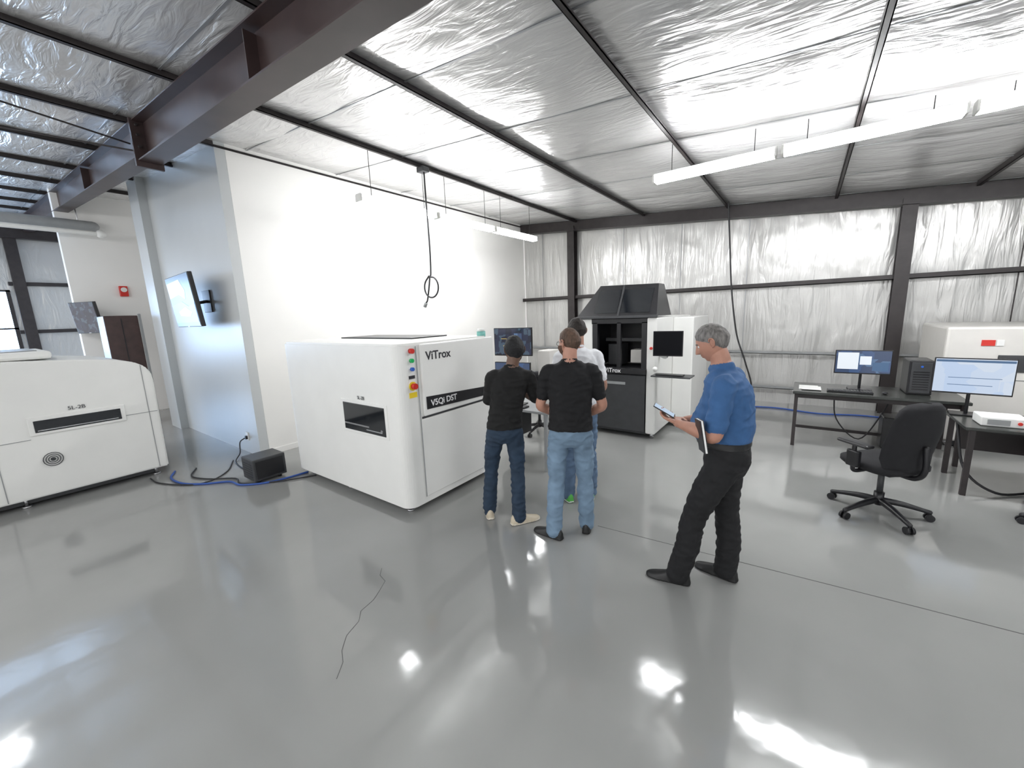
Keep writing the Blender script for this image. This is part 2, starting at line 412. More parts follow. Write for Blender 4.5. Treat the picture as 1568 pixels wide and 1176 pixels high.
for a,b in ((3.17,4.46),(4.50,5.85),(5.89,7.25)): tlight('y',a,b,-4.62,3.40)
for a,b in ((-1.57,-.35),(-.31,.95),(.99,2.25),(2.29,3.55)): tlight('x',a,b,5.12,3.40)
for a,b in ((-3.0,-1.7),(-1.66,-.4)): tlight('y',a,b,-8.3,3.7)
for a,b in ((-3.2,-1.95),(-.6,.65)): tlight('x',a,b,-1.6,3.38)  # this row and the two below: unseen fixtures, added as fill light
for a,b in ((-.6,.65),(.7,1.95)): tlight('y',a,b,4.4,3.0)
for a,b in ((-3.5,-2.2),): tlight('y',a,b,-13.5,4.2)

# hanging cords
o=Builder("hanging_power_cord")
z0=ceilz(-4.52)-.07
o.box((-4.60,4.14,z0-.07),(-4.46,4.26,z0),M_dkgrey,bev=.01)
lp=[(-4.51,4.2,z0-.05),(-4.51,4.2,3.5),(-4.50,4.2,2.9),(-4.515,4.2,2.55)]
for k in range(0,15):
    a=math.radians(90-k*25); lp.append((-4.52+.15*math.cos(a),4.2+.012*k/15-.01,2.34+.15*math.sin(a)))
lp+=[(-4.63,4.21,2.18),(-4.67,4.21,2.12)]
o.tube(lp,.012,M_cable); o.cyl((-4.67,4.21,2.12),(-4.71,4.21,2.06),.025,M_grey); o.finish()
o=Builder("hanging_data_cord")
o.tube([(-1.27,8.5,ceilz(-1.27)-.06),(-1.2,8.5,2.9),(-1.14,8.5,2.2),(-1.02,8.5,1.4),(-.86,8.5,.9),(-.72,8.5,.4),(-.8,8.45,.1),(-1.0,8.4,.015),(-1.2,8.3,.015)],.014,M_cable)
o.tube([(-.8,8.5,.015),(-.3,8.6,.015),(.3,8.45,.015),(.9,8.6,.015),(1.5,8.5,.015)],.014,M_cableb)
o.finish()

# ------------------------------------------------------------ big inspection machine
TY=lambda x,y,z:Matrix.Translation(V((x,y,z)))@Matrix.Rotation(math.radians(90),4,'X')
TX=lambda x,y,z:Matrix(((0,0,1,x),(1,0,0,y),(0,1,0,z),(0,0,0,1)))
o=Builder("inspection_machine")
o.box((-5.13,2.25,.075),(-2.93,3.60,1.67),M_white,bev=.02,vbev=.11)
o.box((-5.0,2.4,.05),(-3.1,3.5,.11),M_dkgrey)
for x in (-4.9,-4.1,-3.06):
    for y in (2.36,3.48):
        o.cyl((x,y,0),(x,y,.02),.04,M_steel); o.cyl((x,y,.02),(x,y,.12),.014,M_steel); o.cyl((x,y,.05),(x,y,.075),.03,M_dkgrey,n=6)
o.box((-3.93,2.243,.74),(-3.15,2.26,1.09),M_white,bev=.004)
o.box((-3.89,2.238,.77),(-3.19,2.25,1.06),M_glass,bev=.004)
o.box((-3.88,2.235,.83),(-3.45,2.24,.845),M_steel); o.box((-3.5,2.235,.80),(-3.24,2.24,.81),M_grey)
o.cyl((-3.25,2.236,.82),(-3.25,2.24,.82),.015,M_steel)
o.text("5L-2B",.05,TY(-3.62,2.243,1.11),M_text)
o.box((-4.9,2.9,1.67),(-3.5,3.45,1.685),M_black,bev=.005)
o.box((-2.935,2.50,.955),(-2.905,3.585,1.655),M_white,bev=.012)
o.box((-2.935,2.46,.14),(-2.92,3.57,.93),M_white,bev=.006)
o.box((-2.93,2.48,.934),(-2.922,3.58,.953),M_dkgrey)
o.box((-2.925,2.455,.14),(-2.92,2.463,1.64),M_grey)
o.prism([(2.53,1.02),(3.40,1.0),(3.40,1.10),(2.53,1.145)],'x',-2.91,-2.898,M_black)
o.text("V5Qi DST",.085,TX(-2.897,2.58,1.045),M_textw,True)
o.text("ViTrox",.115,TX(-2.903,2.56,1.50),M_text,True)
o.cyl((-2.93,2.40,1.60),(-2.895,2.40,1.60),.024,M_red); o.cyl((-2.93,2.40,1.51),(-2.905,2.40,1.51),.02,M_green); o.cyl((-2.93,2.40,1.43),(-2.905,2.40,1.43),.018,M_blue)
o.cyl((-2.93,2.395,1.27),(-2.92,2.395,1.27),.042,M_yellow); o.cyl((-2.92,2.395,1.27),(-2.88,2.395,1.27),.028,M_red)
o.box((-2.932,2.35,1.16),(-2.926,2.44,1.21),M_yellow); o.box((-2.932,2.36,1.34),(-2.926,2.43,1.37),M_text)
o.cyl((-3.0,3.5,1.66),(-3.0,3.5,1.72),.05,mat("teal_cap",(.2,.5,.45),.3)); o.cyl((-3.0,3.5,1.72),(-3.0,3.5,1.75),.04,M_white)
o.finish()

# ------------------------------------------------------------ oven at far left
o=Builder("reflow_machine")
prof=[(-1.9,.10),(1.32,.10),(1.33,1.22),(1.32,1.34),(1.27,1.43),(1.18,1.49),(1.0,1.54),(.7,1.575),(.2,1.60),(-1.9,1.62)]
o.prism(prof,'x',-8.35,-6.68,M_white,bev=.015)
o.box((-8.2,-1.7,.03),(-6.8,1.2,.11),M_dkgrey)
for y in (-1.2,.1,1.2):
    for x in (-6.78,-8.2):
        o.cyl((x,y,0),(x,y,.02),.04,M_steel); o.cyl((x,y,.02),(x,y,.12),.015,M_steel)
o.box((-8.2,-1.2,1.60),(-6.9,.55,1.69),M_white,bev=.03); o.box((-8.1,-1.1,1.69),(-7.0,.45,1.70),M_grey)
o.box((-6.69,.24,.79),(-6.665,1.01,.99),M_white,bev=.006)
o.box((-6.67,.28,.82),(-6.66,.97,.95),M_glass,bev=.004); o.box((-6.662,.3,.835),(-6.655,.94,.845),M_steel)
o.box((-6.682,1.01,.845),(-6.676,1.31,.852),M_grey); o.box((-6.682,-1.9,.75),(-6.676,.24,.757),M_grey)
o.box((-6.682,-.02,.12),(-6.676,-.012,1.58),M_grey); o.box((-6.682,1.225,.12),(-6.676,1.232,1.45),M_grey)
o.text("5L-2B",.06,TX(-6.672,.55,1.02),M_text)
for r in (.075,.055,.035): 
    pts=[(-6.672,.36+r*math.cos(t*math.pi/8),.50+r*math.sin(t*math.pi/8)) for t in range(17)]
    o.tube(pts,.004,M_dkgrey,n=6,smoothpath=False)
o.cyl((-6.68,.36,.5),(-6.67,.36,.5),.02,M_dkgrey)
o.finish()

# ------------------------------------------------------------ UPS box + cables
o=Builder("power_supply_box")
o.box((-5.50,1.76,.03),(-5.17,2.13,.30),M_dkgrey,bev=.012)
o.box((-5.171,1.79,.06),(-5.163,2.10,.27),M_black,bev=.003)
for y in (1.82,2.06):
    for x in (-5.45,-5.22): o.cyl((x,y,0),(x,y,.035),.022,M_black)
for k in range(6): o.box((-5.46,1.757,.08+k*.03),(-5.22,1.762,.09+k*.03),M_black)
o.finish()
o=Builder("floor_cable")
o.tube([(-6.62,1.35,.012),(-6.35,1.25,.012),(-6.0,1.28,.012),(-5.75,1.42,.012),(-5.55,1.62,.012),(-5.3,1.66,.012),(-5.08,1.9,.012),(-5.0,2.3,.012)],.012,M_cableb)
o.tube([(-6.5,1.55,.012),(-6.2,1.42,.012),(-5.9,1.5,.012),(-5.6,1.70,.012),(-5.35,1.68,.012),(-5.02,1.95,.012),(-4.8,2.3,.012)],.009,M_cable)
o.tube([(-6.4,1.95,.01),(-6.0,1.75,.01),(-5.8,1.5,.01),(-5.9,1.3,.01),(-6.3,1.12,.01),(-6.6,1.1,.01)],.008,M_cable)
o.finish()

# ------------------------------------------------------------ monitors & workstation behind machine
def monitor(b,c,yaw,w,h,screen,base_z=None,tilt=0,wins=()):
    M=Matrix.Translation(V(c))@Matrix.Rotation(math.radians(yaw),4,'Z')@Matrix.Rotation(math.radians(tilt),4,'X')
    b.L=M
    b.box((-w/2,-.012,-h/2),(w/2,.02,h/2),M_black,bev=.005)
    b.box((-w/2+.010,-.0145,-h/2+.016),(w/2-.010,-.011,h/2-.010),screen)
    for (x0,z0,x1,z1,m) in wins: b.box((x0*w/2,-.0165,z0*h/2),(x1*w/2,-.0146,z1*h/2),m)
    b.box((-.1,.02,-.1),(.1,.045,.1),M_dkgrey,bev=.01)
    b.L=Matrix.Identity(4)
    if base_z is not None:
        p=M@V((0,.05,0)); q=V((p.x,p.y,base_z))
        b.tube([p,q+V((0,0,.02))],.015,M_black,smoothpath=False)
        b.L=Matrix.Translation(q)@Matrix.Rotation(math.radians(yaw),4,'Z'); b.box((-.12,-.1,0),(.12,.09,.012),M_black,bev=.004); b.L=Matrix.Identity(4)
o=Builder("operator_station")
o.box((-3.35,3.85,.72),(-2.35,4.45,.75),M_grey,bev=.006)
for x in (-3.3,-2.4):
    for y in (3.9,4.4): o.box((x-.02,y-.02,0),(x+.02,y+.02,.72),M_grey)
o.box((-3.3,4.15,.3),(-2.95,4.42,.72),M_black,bev=.01)
monitor(o,(-2.93,4.02,1.56),8,.53,.35,S_dark,.75,wins=((-.5,-.3,-.1,-.25,S_win2),(-.6,.2,-.3,.25,S_win2),(.1,.1,.5,.6,S_map)))
monitor(o,(-2.92,3.98,1.15),8,.50,.32,S_map,None)
o.box((-3.1,3.88,.75),(-2.7,4.0,.77),M_black,bev=.004)
o.box((-2.62,4.1,.75),(-2.45,4.35,1.45),M_cream,bev=.01)
o.finish()

# ------------------------------------------------------------ dark-front machine
o=Builder("xray_inspection_machine")
o.box((-2.88,5.72,.08),(-2.64,7.7,1.78),M_white,bev=.015)
o.box((-1.80,5.70,.08),(-1.66,7.7,1.78),M_white,bev=.02)
o.box((-2.66,6.5,.08),(-1.78,7.7,1.78),M_white)
o.box((-2.66,5.72,1.70),(-1.78,6.5,1.78),M_black,bev=.008)
o.box((-2.64,5.74,.06),(-1.80,6.5,1.02),M_dkgrey)
o.box((-2.62,5.69,.10),(-1.81,5.745,.95),M_dkgrey,bev=.01)
o.box((-2.63,5.66,.965),(-1.80,5.76,1.05),M_black,bev=.008)
o.box((-2.64,5.72,1.05),(-2.56,5.80,1.72),M_black); o.box((-1.88,5.72,1.05),(-1.80,5.80,1.72),M_black)
o.box((-2.25,5.72,1.05),(-2.19,5.77,1.72),M_black)
o.box((-2.64,6.42,1.05),(-1.8,6.5,1.72),M_black)
o.box((-2.65,5.8,1.05),(-2.63,6.45,1.72),M_black); o.box((-1.81,5.8,1.05),(-1.79,6.45,1.72),M_black)
o.box((-2.5,6.0,1.05),(-2.28,6.3,1.38),M_dkgrey,bev=.01); o.box((-2.12,5.95,1.1),(-1.95,6.2,1.3),M_cream,bev=.01)
o.box((-2.56,6.05,1.42),(-1.86,6.12,1.47),M_dkgrey)
o.text("ViTrox",.09,TY(-2.42,5.655,.985),M_textw,True)
o.box((-2.5,5.684,.80),(-2.1,5.692,.84),M_grey)
hz=[(-2.90,5.70,1.80),(-1.67,5.70,1.80),(-1.73,5.98,2.26),(-2.62,5.98,2.28)]
hb=[(-2.90,6.45,1.80),(-1.67,6.45,1.80),(-1.73,6.25,2.26),(-2.62,6.25,2.28)]
vs=[V(p) for p in hz+hb]; o.geo(vs,[(0,1,2,3),(5,4,7,6),(1,5,6,2),(4,0,3,7),(3,2,6,7),(0,4,5,1)],M_black,False)
def hq(x0,z0,x1,z1,m,e=.004):
    def pt(x,z): t=(z-1.80)/.47; return V((x,5.70+.28*t-e,z))
    o.geo([pt(x0,z0),pt(x1,z0),pt(x1,z1),pt(x0,z1)],[(0,1,2,3)],m,False)
hq(-2.62,1.86,-2.26,2.20,M_glass); hq(-2.21,1.86,-1.78,2.20,M_glass); hq(-2.25,1.82,-2.22,2.26,M_dkgrey,.006)
o.box((-2.90,5.68,1.78),(-1.66,5.74,1.82),M_dkgrey,bev=.006)
o.box((-1.66,6.55,.08),(-1.36,7.7,1.76),M_white,bev=.015)
for x in (-2.8,-1.73):
    for y in (5.8,7.6): o.cyl((x,y,0),(x,y,.09),.03,M_steel)
for x,y in ((-1.45,7.6),(-1.45,6.65)): o.cyl((x,y,0),(x,y,.09),.03,M_steel)
o.tube([(-1.7,5.9,1.25),(-1.55,5.75,1.22),(-1.48,5.62,1.3),(-1.47,5.6,1.4)],.02,M_steel)
monitor(o,(-1.47,5.56,1.43),6,.38,.34,mat("screen_off",(.006,.006,.008),.6,spec=.1))
o.box((-1.66,5.45,.98),(-1.15,5.72,1.0),M_dkgrey,bev=.006); o.box((-1.6,5.47,1.0),(-1.25,5.6,1.02),M_black,bev=.004)
o.tube([(-1.7,5.85,.95),(-1.45,5.62,.97)],.02,M_steel,smoothpath=False)
o.sphere((-1.62,5.52,1.08),.035,M_white)
o.cyl((-1.73,5.70,1.35),(-1.73,5.675,1.35),.02,M_red)
o.finish()

# ------------------------------------------------------------ desk
o=Builder("office_desk")
o.box((-.06,6.36,.72),(1.55,7.15,.755),M_wood,bev=.006)
for x in (-.02,1.5):
    for y in (6.42,7.1): o.box((x-.02,y-.02,0),(x+.02,y+.02,.72),M_beamd)
o.box((0,7.05,.60),(1.5,7.08,.72),M_beamd); o.box((0,6.43,.66),(1.5,6.45,.72),M_beamd); o.box((0,7.02,.1),(1.5,7.05,.14),M_beamd)
o.tube([(.4,7.0,.7),(.45,6.95,.3),(.7,6.9,.06),(.9,6.95,.4),(1.0,7.0,.7)],.008,M_cable)
o.box((.9,6.75,.02),(1.1,7.05,.42),M_black,bev=.01)
o.finish()
o=Builder("desktop_monitor"); monitor(o,(.64,6.78,1.12),2,.56,.31,S_map,.757,wins=((-.9,-.6,-.15,.8,S_win),(-.1,-.2,.3,.5,S_win),(.35,-.7,.9,.0,S_tvm))); o.finish()
o=Builder("computer_tower"); o.box((1.06,6.66,.757),(1.28,7.08,1.17),M_black,bev=.012); o.box((1.08,6.655,.78),(1.26,6.662,1.15),M_dkgrey,bev=.004); o.cyl((1.17,6.65,1.1),(1.17,6.658,1.1),.012,M_blue)
for k in range(8): o.box((1.10,6.652,.82+k*.03),(1.24,6.657,.832+k*.03),M_black)
o.finish()
o=Builder("computer_keyboard"); o.box((.30,6.48,.757),(.75,6.62,.775),M_black,bev=.004)
for r in range(4):
    for c in range(14): o.box((.315+c*.031,6.492+r*.031,.775),(.340+c*.031,6.517+r*.031,.782),M_dkgrey)
o.finish()
o=Builder("paper_stack"); o.box((.0,6.55,.757),(.21,6.85,.765),M_paper); o.box((.03,6.5,.765),(.24,6.78,.768),M_paper); o.finish()
o=Builder("computer_mouse"); o.sphere((.86,6.55,.773),.035,M_black,sc=(.8,1.4,.45)); o.finish()

# second desk and clutter at right
o=Builder("corner_desk")
o.box((1.30,5.42,.66),(2.9,6.2,.69),M_wood,bev=.006)
for x in (1.36,2.84):
    for y in (5.48,6.12): o.box((x-.02,y-.02,0),(x+.02,y+.02,.66),M_beamd)
o.box((1.4,6.1,.3),(2.8,6.12,.66),M_beamd); o.box((1.9,5.55,.02),(2.2,6.0,.5),M_black,bev=.01)
o.tube([(1.35,5.9,.62),(1.4,5.7,.2),(1.6,5.6,.03),(1.9,5.8,.02)],.012,M_cable)
o.finish()
o=Builder("desktop_monitor"); monitor(o,(1.42,5.98,1.10),-6,.56,.37,S_doc,.692,wins=((-.95,.78,.95,.9,S_tvm),(-.6,-.5,.5,-.47,S_tvm),(-.6,-.1,.7,-.07,S_tvm))); o.finish()
o=Builder("instrument_box"); o.box((1.42,5.55,.692),(1.72,5.8,.78),M_paper,bev=.01); o.box((1.46,5.54,.71),(1.6,5.552,.76),M_grey); o.cyl((1.66,5.54,.735),(1.66,5.553,.735),.015,M_red); o.finish()
o=Builder("computer_keyboard"); o.box((1.74,5.44,.692),(2.18,5.58,.71),M_paper,bev=.004)
for r in range(4):
    for c in range(14): o.box((1.755+c*.03,5.452+r*.03,.71),(1.78+c*.03,5.476+r*.03,.716),M_grey)
o.finish()
o=Builder("equipment_cabinet")
o.box((1.45,7.25,.08),(3.4,8.6,1.54),M_cream,bev=.03); o.box((1.6,7.3,.02),(3.3,8.5,.09),M_dkgrey)
o.box((1.75,7.24,1.31),(1.86,7.255,1.38),M_red); o.box((1.87,7.24,1.31),(1.93,7.255,1.38),M_paper)
o.box((1.5,7.243,.9),(3.35,7.252,.907),M_grey); o.box((2.3,7.243,.1),(2.307,7.252,1.5),M_grey)
o.box((1.9,7.238,1.0),(2.2,7.25,1.2),M_glass,bev=.004)
for x in (1.6,3.25): 
    for y in (7.35,8.5): o.cyl((x,y,0),(x,y,.09),.03,M_steel)
o.finish()

# ------------------------------------------------------------ office chairs
def chair(loc,yaw,sc=1.,bw=1.,arms=True):
    o=Builder("office_chair",Matrix.Translation(V(loc))@Matrix.Rotation(math.radians(yaw),4,'Z')@Matrix.Scale(sc,4))
    for k in range(5):
        a=math.radians(90+72*k+20); d=V((math.cos(a),math.sin(a),0)); 
        P=[V((0,0,.13)),d*.15+V((0,0,.115)),d*.33+V((0,0,.075))]
        vs,fs=tube_geo(catmull(P,4),[.028,.027,.026,.026,.024,.022,.02,.018,.018],10); o.geo(vs,fs,M_black)
        w=d*.33; t=V((-d.y,d.x,0))
        for s_ in (-.018,.018): o.cyl(w+t*s_+t*-.009+V((0,0,.03)),w+t*s_+t*.009+V((0,0,.03)),.03,M_black,n=16)
        o.cyl(w+V((0,0,.03)),w+V((0,0,.08)),.01,M_black)
    o.cyl((0,0,.09),(0,0,.2),.035,M_black); o.cyl((0,0,.2),(0,0,.40),.022,M_dkgrey); o.box((-.1,-.14,.39),(.1,.12,.43),M_black,bev=.012)
    vs,fs=stack([(0,.0,.425,.18,.17),(0,.0,.43,.225,.215),(0,.0,.455,.25,.24),(0,0,.485,.25,.24),(0,-.005,.503,.225,.21),(0,-.01,.508,.12,.12)],36,3.4); o.geo(vs,fs,M_fabric)
    o.tube([(0,-.10,.41),(0,-.24,.42),(0,-.30,.50),(0,-.29,.68)],.02,M_black)
    n=14; vs=[];fs=[]
    rows=[(.47,.02),(.475,.15),(.50,.20),(.58,.225),(.70,.235),(.80,.23),(.90,.215),(.98,.185),(1.02,.13),(1.03,.02)]
    for side in (1,-1):
        for z,w in rows:
            for i in range(n+1):
                u=-1+2*i/n; t=(1-abs(u)**3)*.032*min(1,w/.15)
                yy=-.235-.10*(z-.5)+.06*u*u+.03*math.exp(-((z-.62)/.1)**2)
                vs.append(V((u*w*bw,yy+side*t,z)))
    R_=len(rows)
    for sd in range(2):
        b=sd*R_*(n+1)
        for r in range(R_-1):
            for i in range(n): fs.append((b+r*(n+1)+i,b+r*(n+1)+i+1,b+(r+1)*(n+1)+i+1,b+(r+1)*(n+1)+i))
    off=R_*(n+1)
    for r in range(R_-1):
        for i in (0,n): fs.append((r*(n+1)+i,(r+1)*(n+1)+i,off+(r+1)*(n+1)+i,off+r*(n+1)+i))
    for r in (0,R_-1):
        for i in range(n): fs.append((r*(n+1)+i,r*(n+1)+i+1,off+r*(n+1)+i+1,off+r*(n+1)+i))
    o.geo(vs,fs,M_fabric)
    if arms:
        for s_ in (-1,1):
            o.tube([(s_*.16,.0,.42),(s_*.27,.0,.42),(s_*.295,.0,.47),(s_*.295,.0,.64)],.017,M_black)
            o.box((s_*.295-.022,-.05,.46),(s_*.295+.022,.05,.60),M_black,bev=.012)
            o.box((s_*.295-.04,-.13,.645),(s_*.295+.04,.13,.675),M_black,bev=.014)
    o.finish()
chair((.65,4.60,0),44,1.05,1.1)
chair((-3.35,5.25,0),20)
chair((1.92,5.0,0),70,.98)

# ------------------------------------------------------------ people
def remesh(parts,voxel,smooth):
    vs=[];fs=[]
    for (m,v,f) in parts:
        b=len(vs); vs+=v; fs+=[tuple(i+b for i in q) for q in f]
    me=bpy.data.meshes.new("tmp"); me.from_pydata(vs,[],fs); 
    ob=bpy.data.objects.new("tmp",me); COL.objects.link(ob)
    bm=bmesh.new(); bm.from_mesh(me); bmesh.ops.recalc_face_normals(bm,faces=bm.faces[:]); bm.to_mesh(me); bm.free()
    md=ob.modifiers.new("r","REMESH"); md.mode='VOXEL'; md.voxel_size=voxel; md.use_smooth_shade=True
    dg=bpy.context.evaluated_depsgraph_get(); m2=bpy.data.meshes.new_from_object(ob.evaluated_get(dg))
    bpy.data.objects.remove(ob); bpy.data.meshes.remove(me)
    bm=bmesh.new(); bm.from_mesh(m2); bpy.data.meshes.remove(m2)
    bm.normal_update()
    trees=[]
    for (m,v,f) in parts: trees.append((m,BVHTree.FromPolygons(v,f)))
    tag=[]
    for fc_ in bm.faces:
        c=fc_.calc_center_median(); best=None;bd=1e9
        for m,t in trees:
            r=t.find_nearest(c,.06)
            if r[0] is not None and r[3]<bd: bd=r[3];best=m
        tag.append(best or parts[0][0])
    for _ in range(smooth): bmesh.ops.smooth_vert(bm,verts=bm.verts[:],factor=.5,use_axis_x=True,use_axis_y=True,use_axis_z=True)
    return bm,tag
def shoe_geo(c,ang,L=.29,sole=False):
    d=V((-math.sin(ang),math.cos(ang),0)); s_=V((math.cos(ang),math.sin(ang),0)); n=18
    rows=[(-.085,.012,.03),(-.078,.028,.075),(-.05,.036,.105),(0,.040,.10),(.05,.042,.08),(.10,.047,.062),(.14,.049,.05),(.17,.044,.042),(.195,.03,.034),(.205,.01,.022)]
    vs=[];fs=[]
    for (t,w,h) in rows:
        if sole: w+=.005; h=.024
        for k in range(n):
            a=2*math.pi*k/n; x=math.cos(a)*w; z=math.sin(a)
            z=(h*z if z>0 else 0.0)
            if z==0.0: x=w*math.copysign(abs(math.cos(a))**.4,math.cos(a))
            vs.append(V(c)+d*t*(L/.29)+s_*x+V((0,0,z+.002)))
    for i in range(len(rows)-1):
        for k in range(n): fs.append((i*n+k,i*n+(k+1)%n,(i+1)*n+(k+1)%n,(i+1)*n+k))
    fs.append(tuple(range(n))[::-1]); fs.append(tuple((len(rows)-1)*n+k for k in range(n)))
    return vs,fs
def hand_parts(w,d,nrm,thumb,curl):
    w=V(w); d=V(d).normalized(); nrm=V(nrm); nrm=(nrm-d*nrm.dot(d)).normalized(); s_=d.cross(nrm)*thumb
    parts=[]
    n=16; vs=[];fs=[]
    rows=[(-.02,.024,.019),(.0,.027,.018),(.03,.036,.016),(.06,.041,.014),(.085,.040,.012),(.092,.036,.009)]
    for t,a,b in rows:
        for k in range(n):
            q=2*math.pi*k/n; vs.append(w+d*t+s_*math.cos(q)*a+nrm*math.sin(q)*b)
    for i in range(len(rows)-1):
        for k in range(n): fs.append((i*n+k,i*n+(k+1)%n,(i+1)*n+(k+1)%n,(i+1)*n+k))
    fs.append(tuple(range(n))[::-1]); fs.append(tuple((len(rows)-1)*n+k for k in range(n)))
    parts.append(("skin",vs,fs))
    for off,ln,r in ((.032,.074,.0088),(.0108,.083,.009),(-.0108,.078,.0086),(-.032,.060,.0078)):
        p=w+d*.08+s_*off; dirv=(d+s_*off*1.6).normalized(); P=[p]; a=0
        for seg,fr in enumerate((.46,.3,.24)):
            a+=math.radians(curl*(.7 if seg==0 else 1.0)); dv=dirv*math.cos(a)+nrm*math.sin(a); P.append(P[-1]+dv*ln*fr)
        v,f=tube_geo(catmull(P,3),interp_r([r,r*.97,r*.9,r*.78],3),10); parts.append(("skin",v,f))
    p=w+d*.02+s_*.026; t1=(d*.65+s_*.75+nrm*.25).normalized(); t2=(d*.95+s_*.35+nrm*.35).normalized()
    v,f=tube_geo(catmull([p,p+t1*.035,p+t1*.035+t2*.028,p+t1*.035+t2*.028+(t2+nrm*.3).normalized()*.022],3),interp_r([.014,.011,.010,.0085],3),10)
    parts.append(("skin",v,f))
    return parts
def g(x,s_): return math.exp(-(x/s_)**2)
def head_geo(sp):
    NT,NP=110,140; vs=[];fs=[];tg=[]
    hr=sp.get('hair',.01); beard=sp.get('beard',0)
    for i in range(NT+1):
        th=math.pi*i/NT
        for j in range(NP):
            ph=2*math.pi*j/NP
            dx=math.sin(th)*math.sin(ph); dy=math.sin(th)*math.cos(ph); dz=math.cos(th)
            x=.077*dx; y=.097*dy; z=.118*dz
            if dz<0:
                k=-dz; x*=1-.22*k*k; y*=(1-.42*k) if dy<0 else (1-.06*k); y+=.014*k
            if dy<0 and dz>-.3: y*=1.03
            x*=1-.05*g(y-.06,.03)
            tag="skin"
            if dy>0:
                ax=abs(x)
                if z<.02: ramp=max(0,min(1,(.022-z)/.055)); ramp*=1 if z>-.036 else max(0,1-(-.036-z)/.010)
                else: ramp=0
                y+=.026*ramp*g(x,.006+.009*ramp)
                y-=.009*g(ax-.031,.014)*g(z-.004,.011)
                y+=.005*g(ax-.028,.022)*g(z-.023,.007)
                y+=.006*g(x,.022)*(g(z+.0555,.005)+1.1*g(z+.068,.006))
                y+=.009*g(x,.022)*g(z+.100,.014)
                y+=.004*g(ax-.042,.018)*g(z+.03,.02)
                if ax<.021 and abs(z+.0615)<.0075: tag="lip"
                if abs(ax-.029)<.018 and abs(z-.022-(.018-abs(ax-.029))*.12)<.004: tag="hair"
            f_=max(-1,min(1,dy)); 
            if f_>.25: line=.02+(f_-.25)/.75*(sp.get('front',.068)-.02)
            elif f_>-.25: line=-.02+(f_+.25)/.5*.04
            else: line=-.02-(-.25-f_)/.75*sp.get('nape',.055)
            p=V((x,y,z)); out=V((dx,dy,dz))
            if z>line:
                e=min(1,(z-line)/.02); p+=out*(hr*e)+out*(noise.noise(p*70)*.0025*e+noise.noise(p*25)*.003*e); tag="hair"
            elif beard and dy>-.05 and z<-.012-.05*max(0,dy-.55)*1.6 and tag!="lip" and not (abs(x)<.018 and z>-.05):
                p+=out*beard+out*noise.noise(p*80)*.002; tag="beard"
            vs.append(p); tg.append(tag)
    ft=[]
    for i in range(NT):
        for j in range(NP):
            a=i*NP+j; b=i*NP+(j+1)%NP; c=(i+1)*NP+(j+1)%NP; d=(i+1)*NP+j
            fs.append((a,b,c,d)); ft.append(tg[a])
    return vs,fs,ft
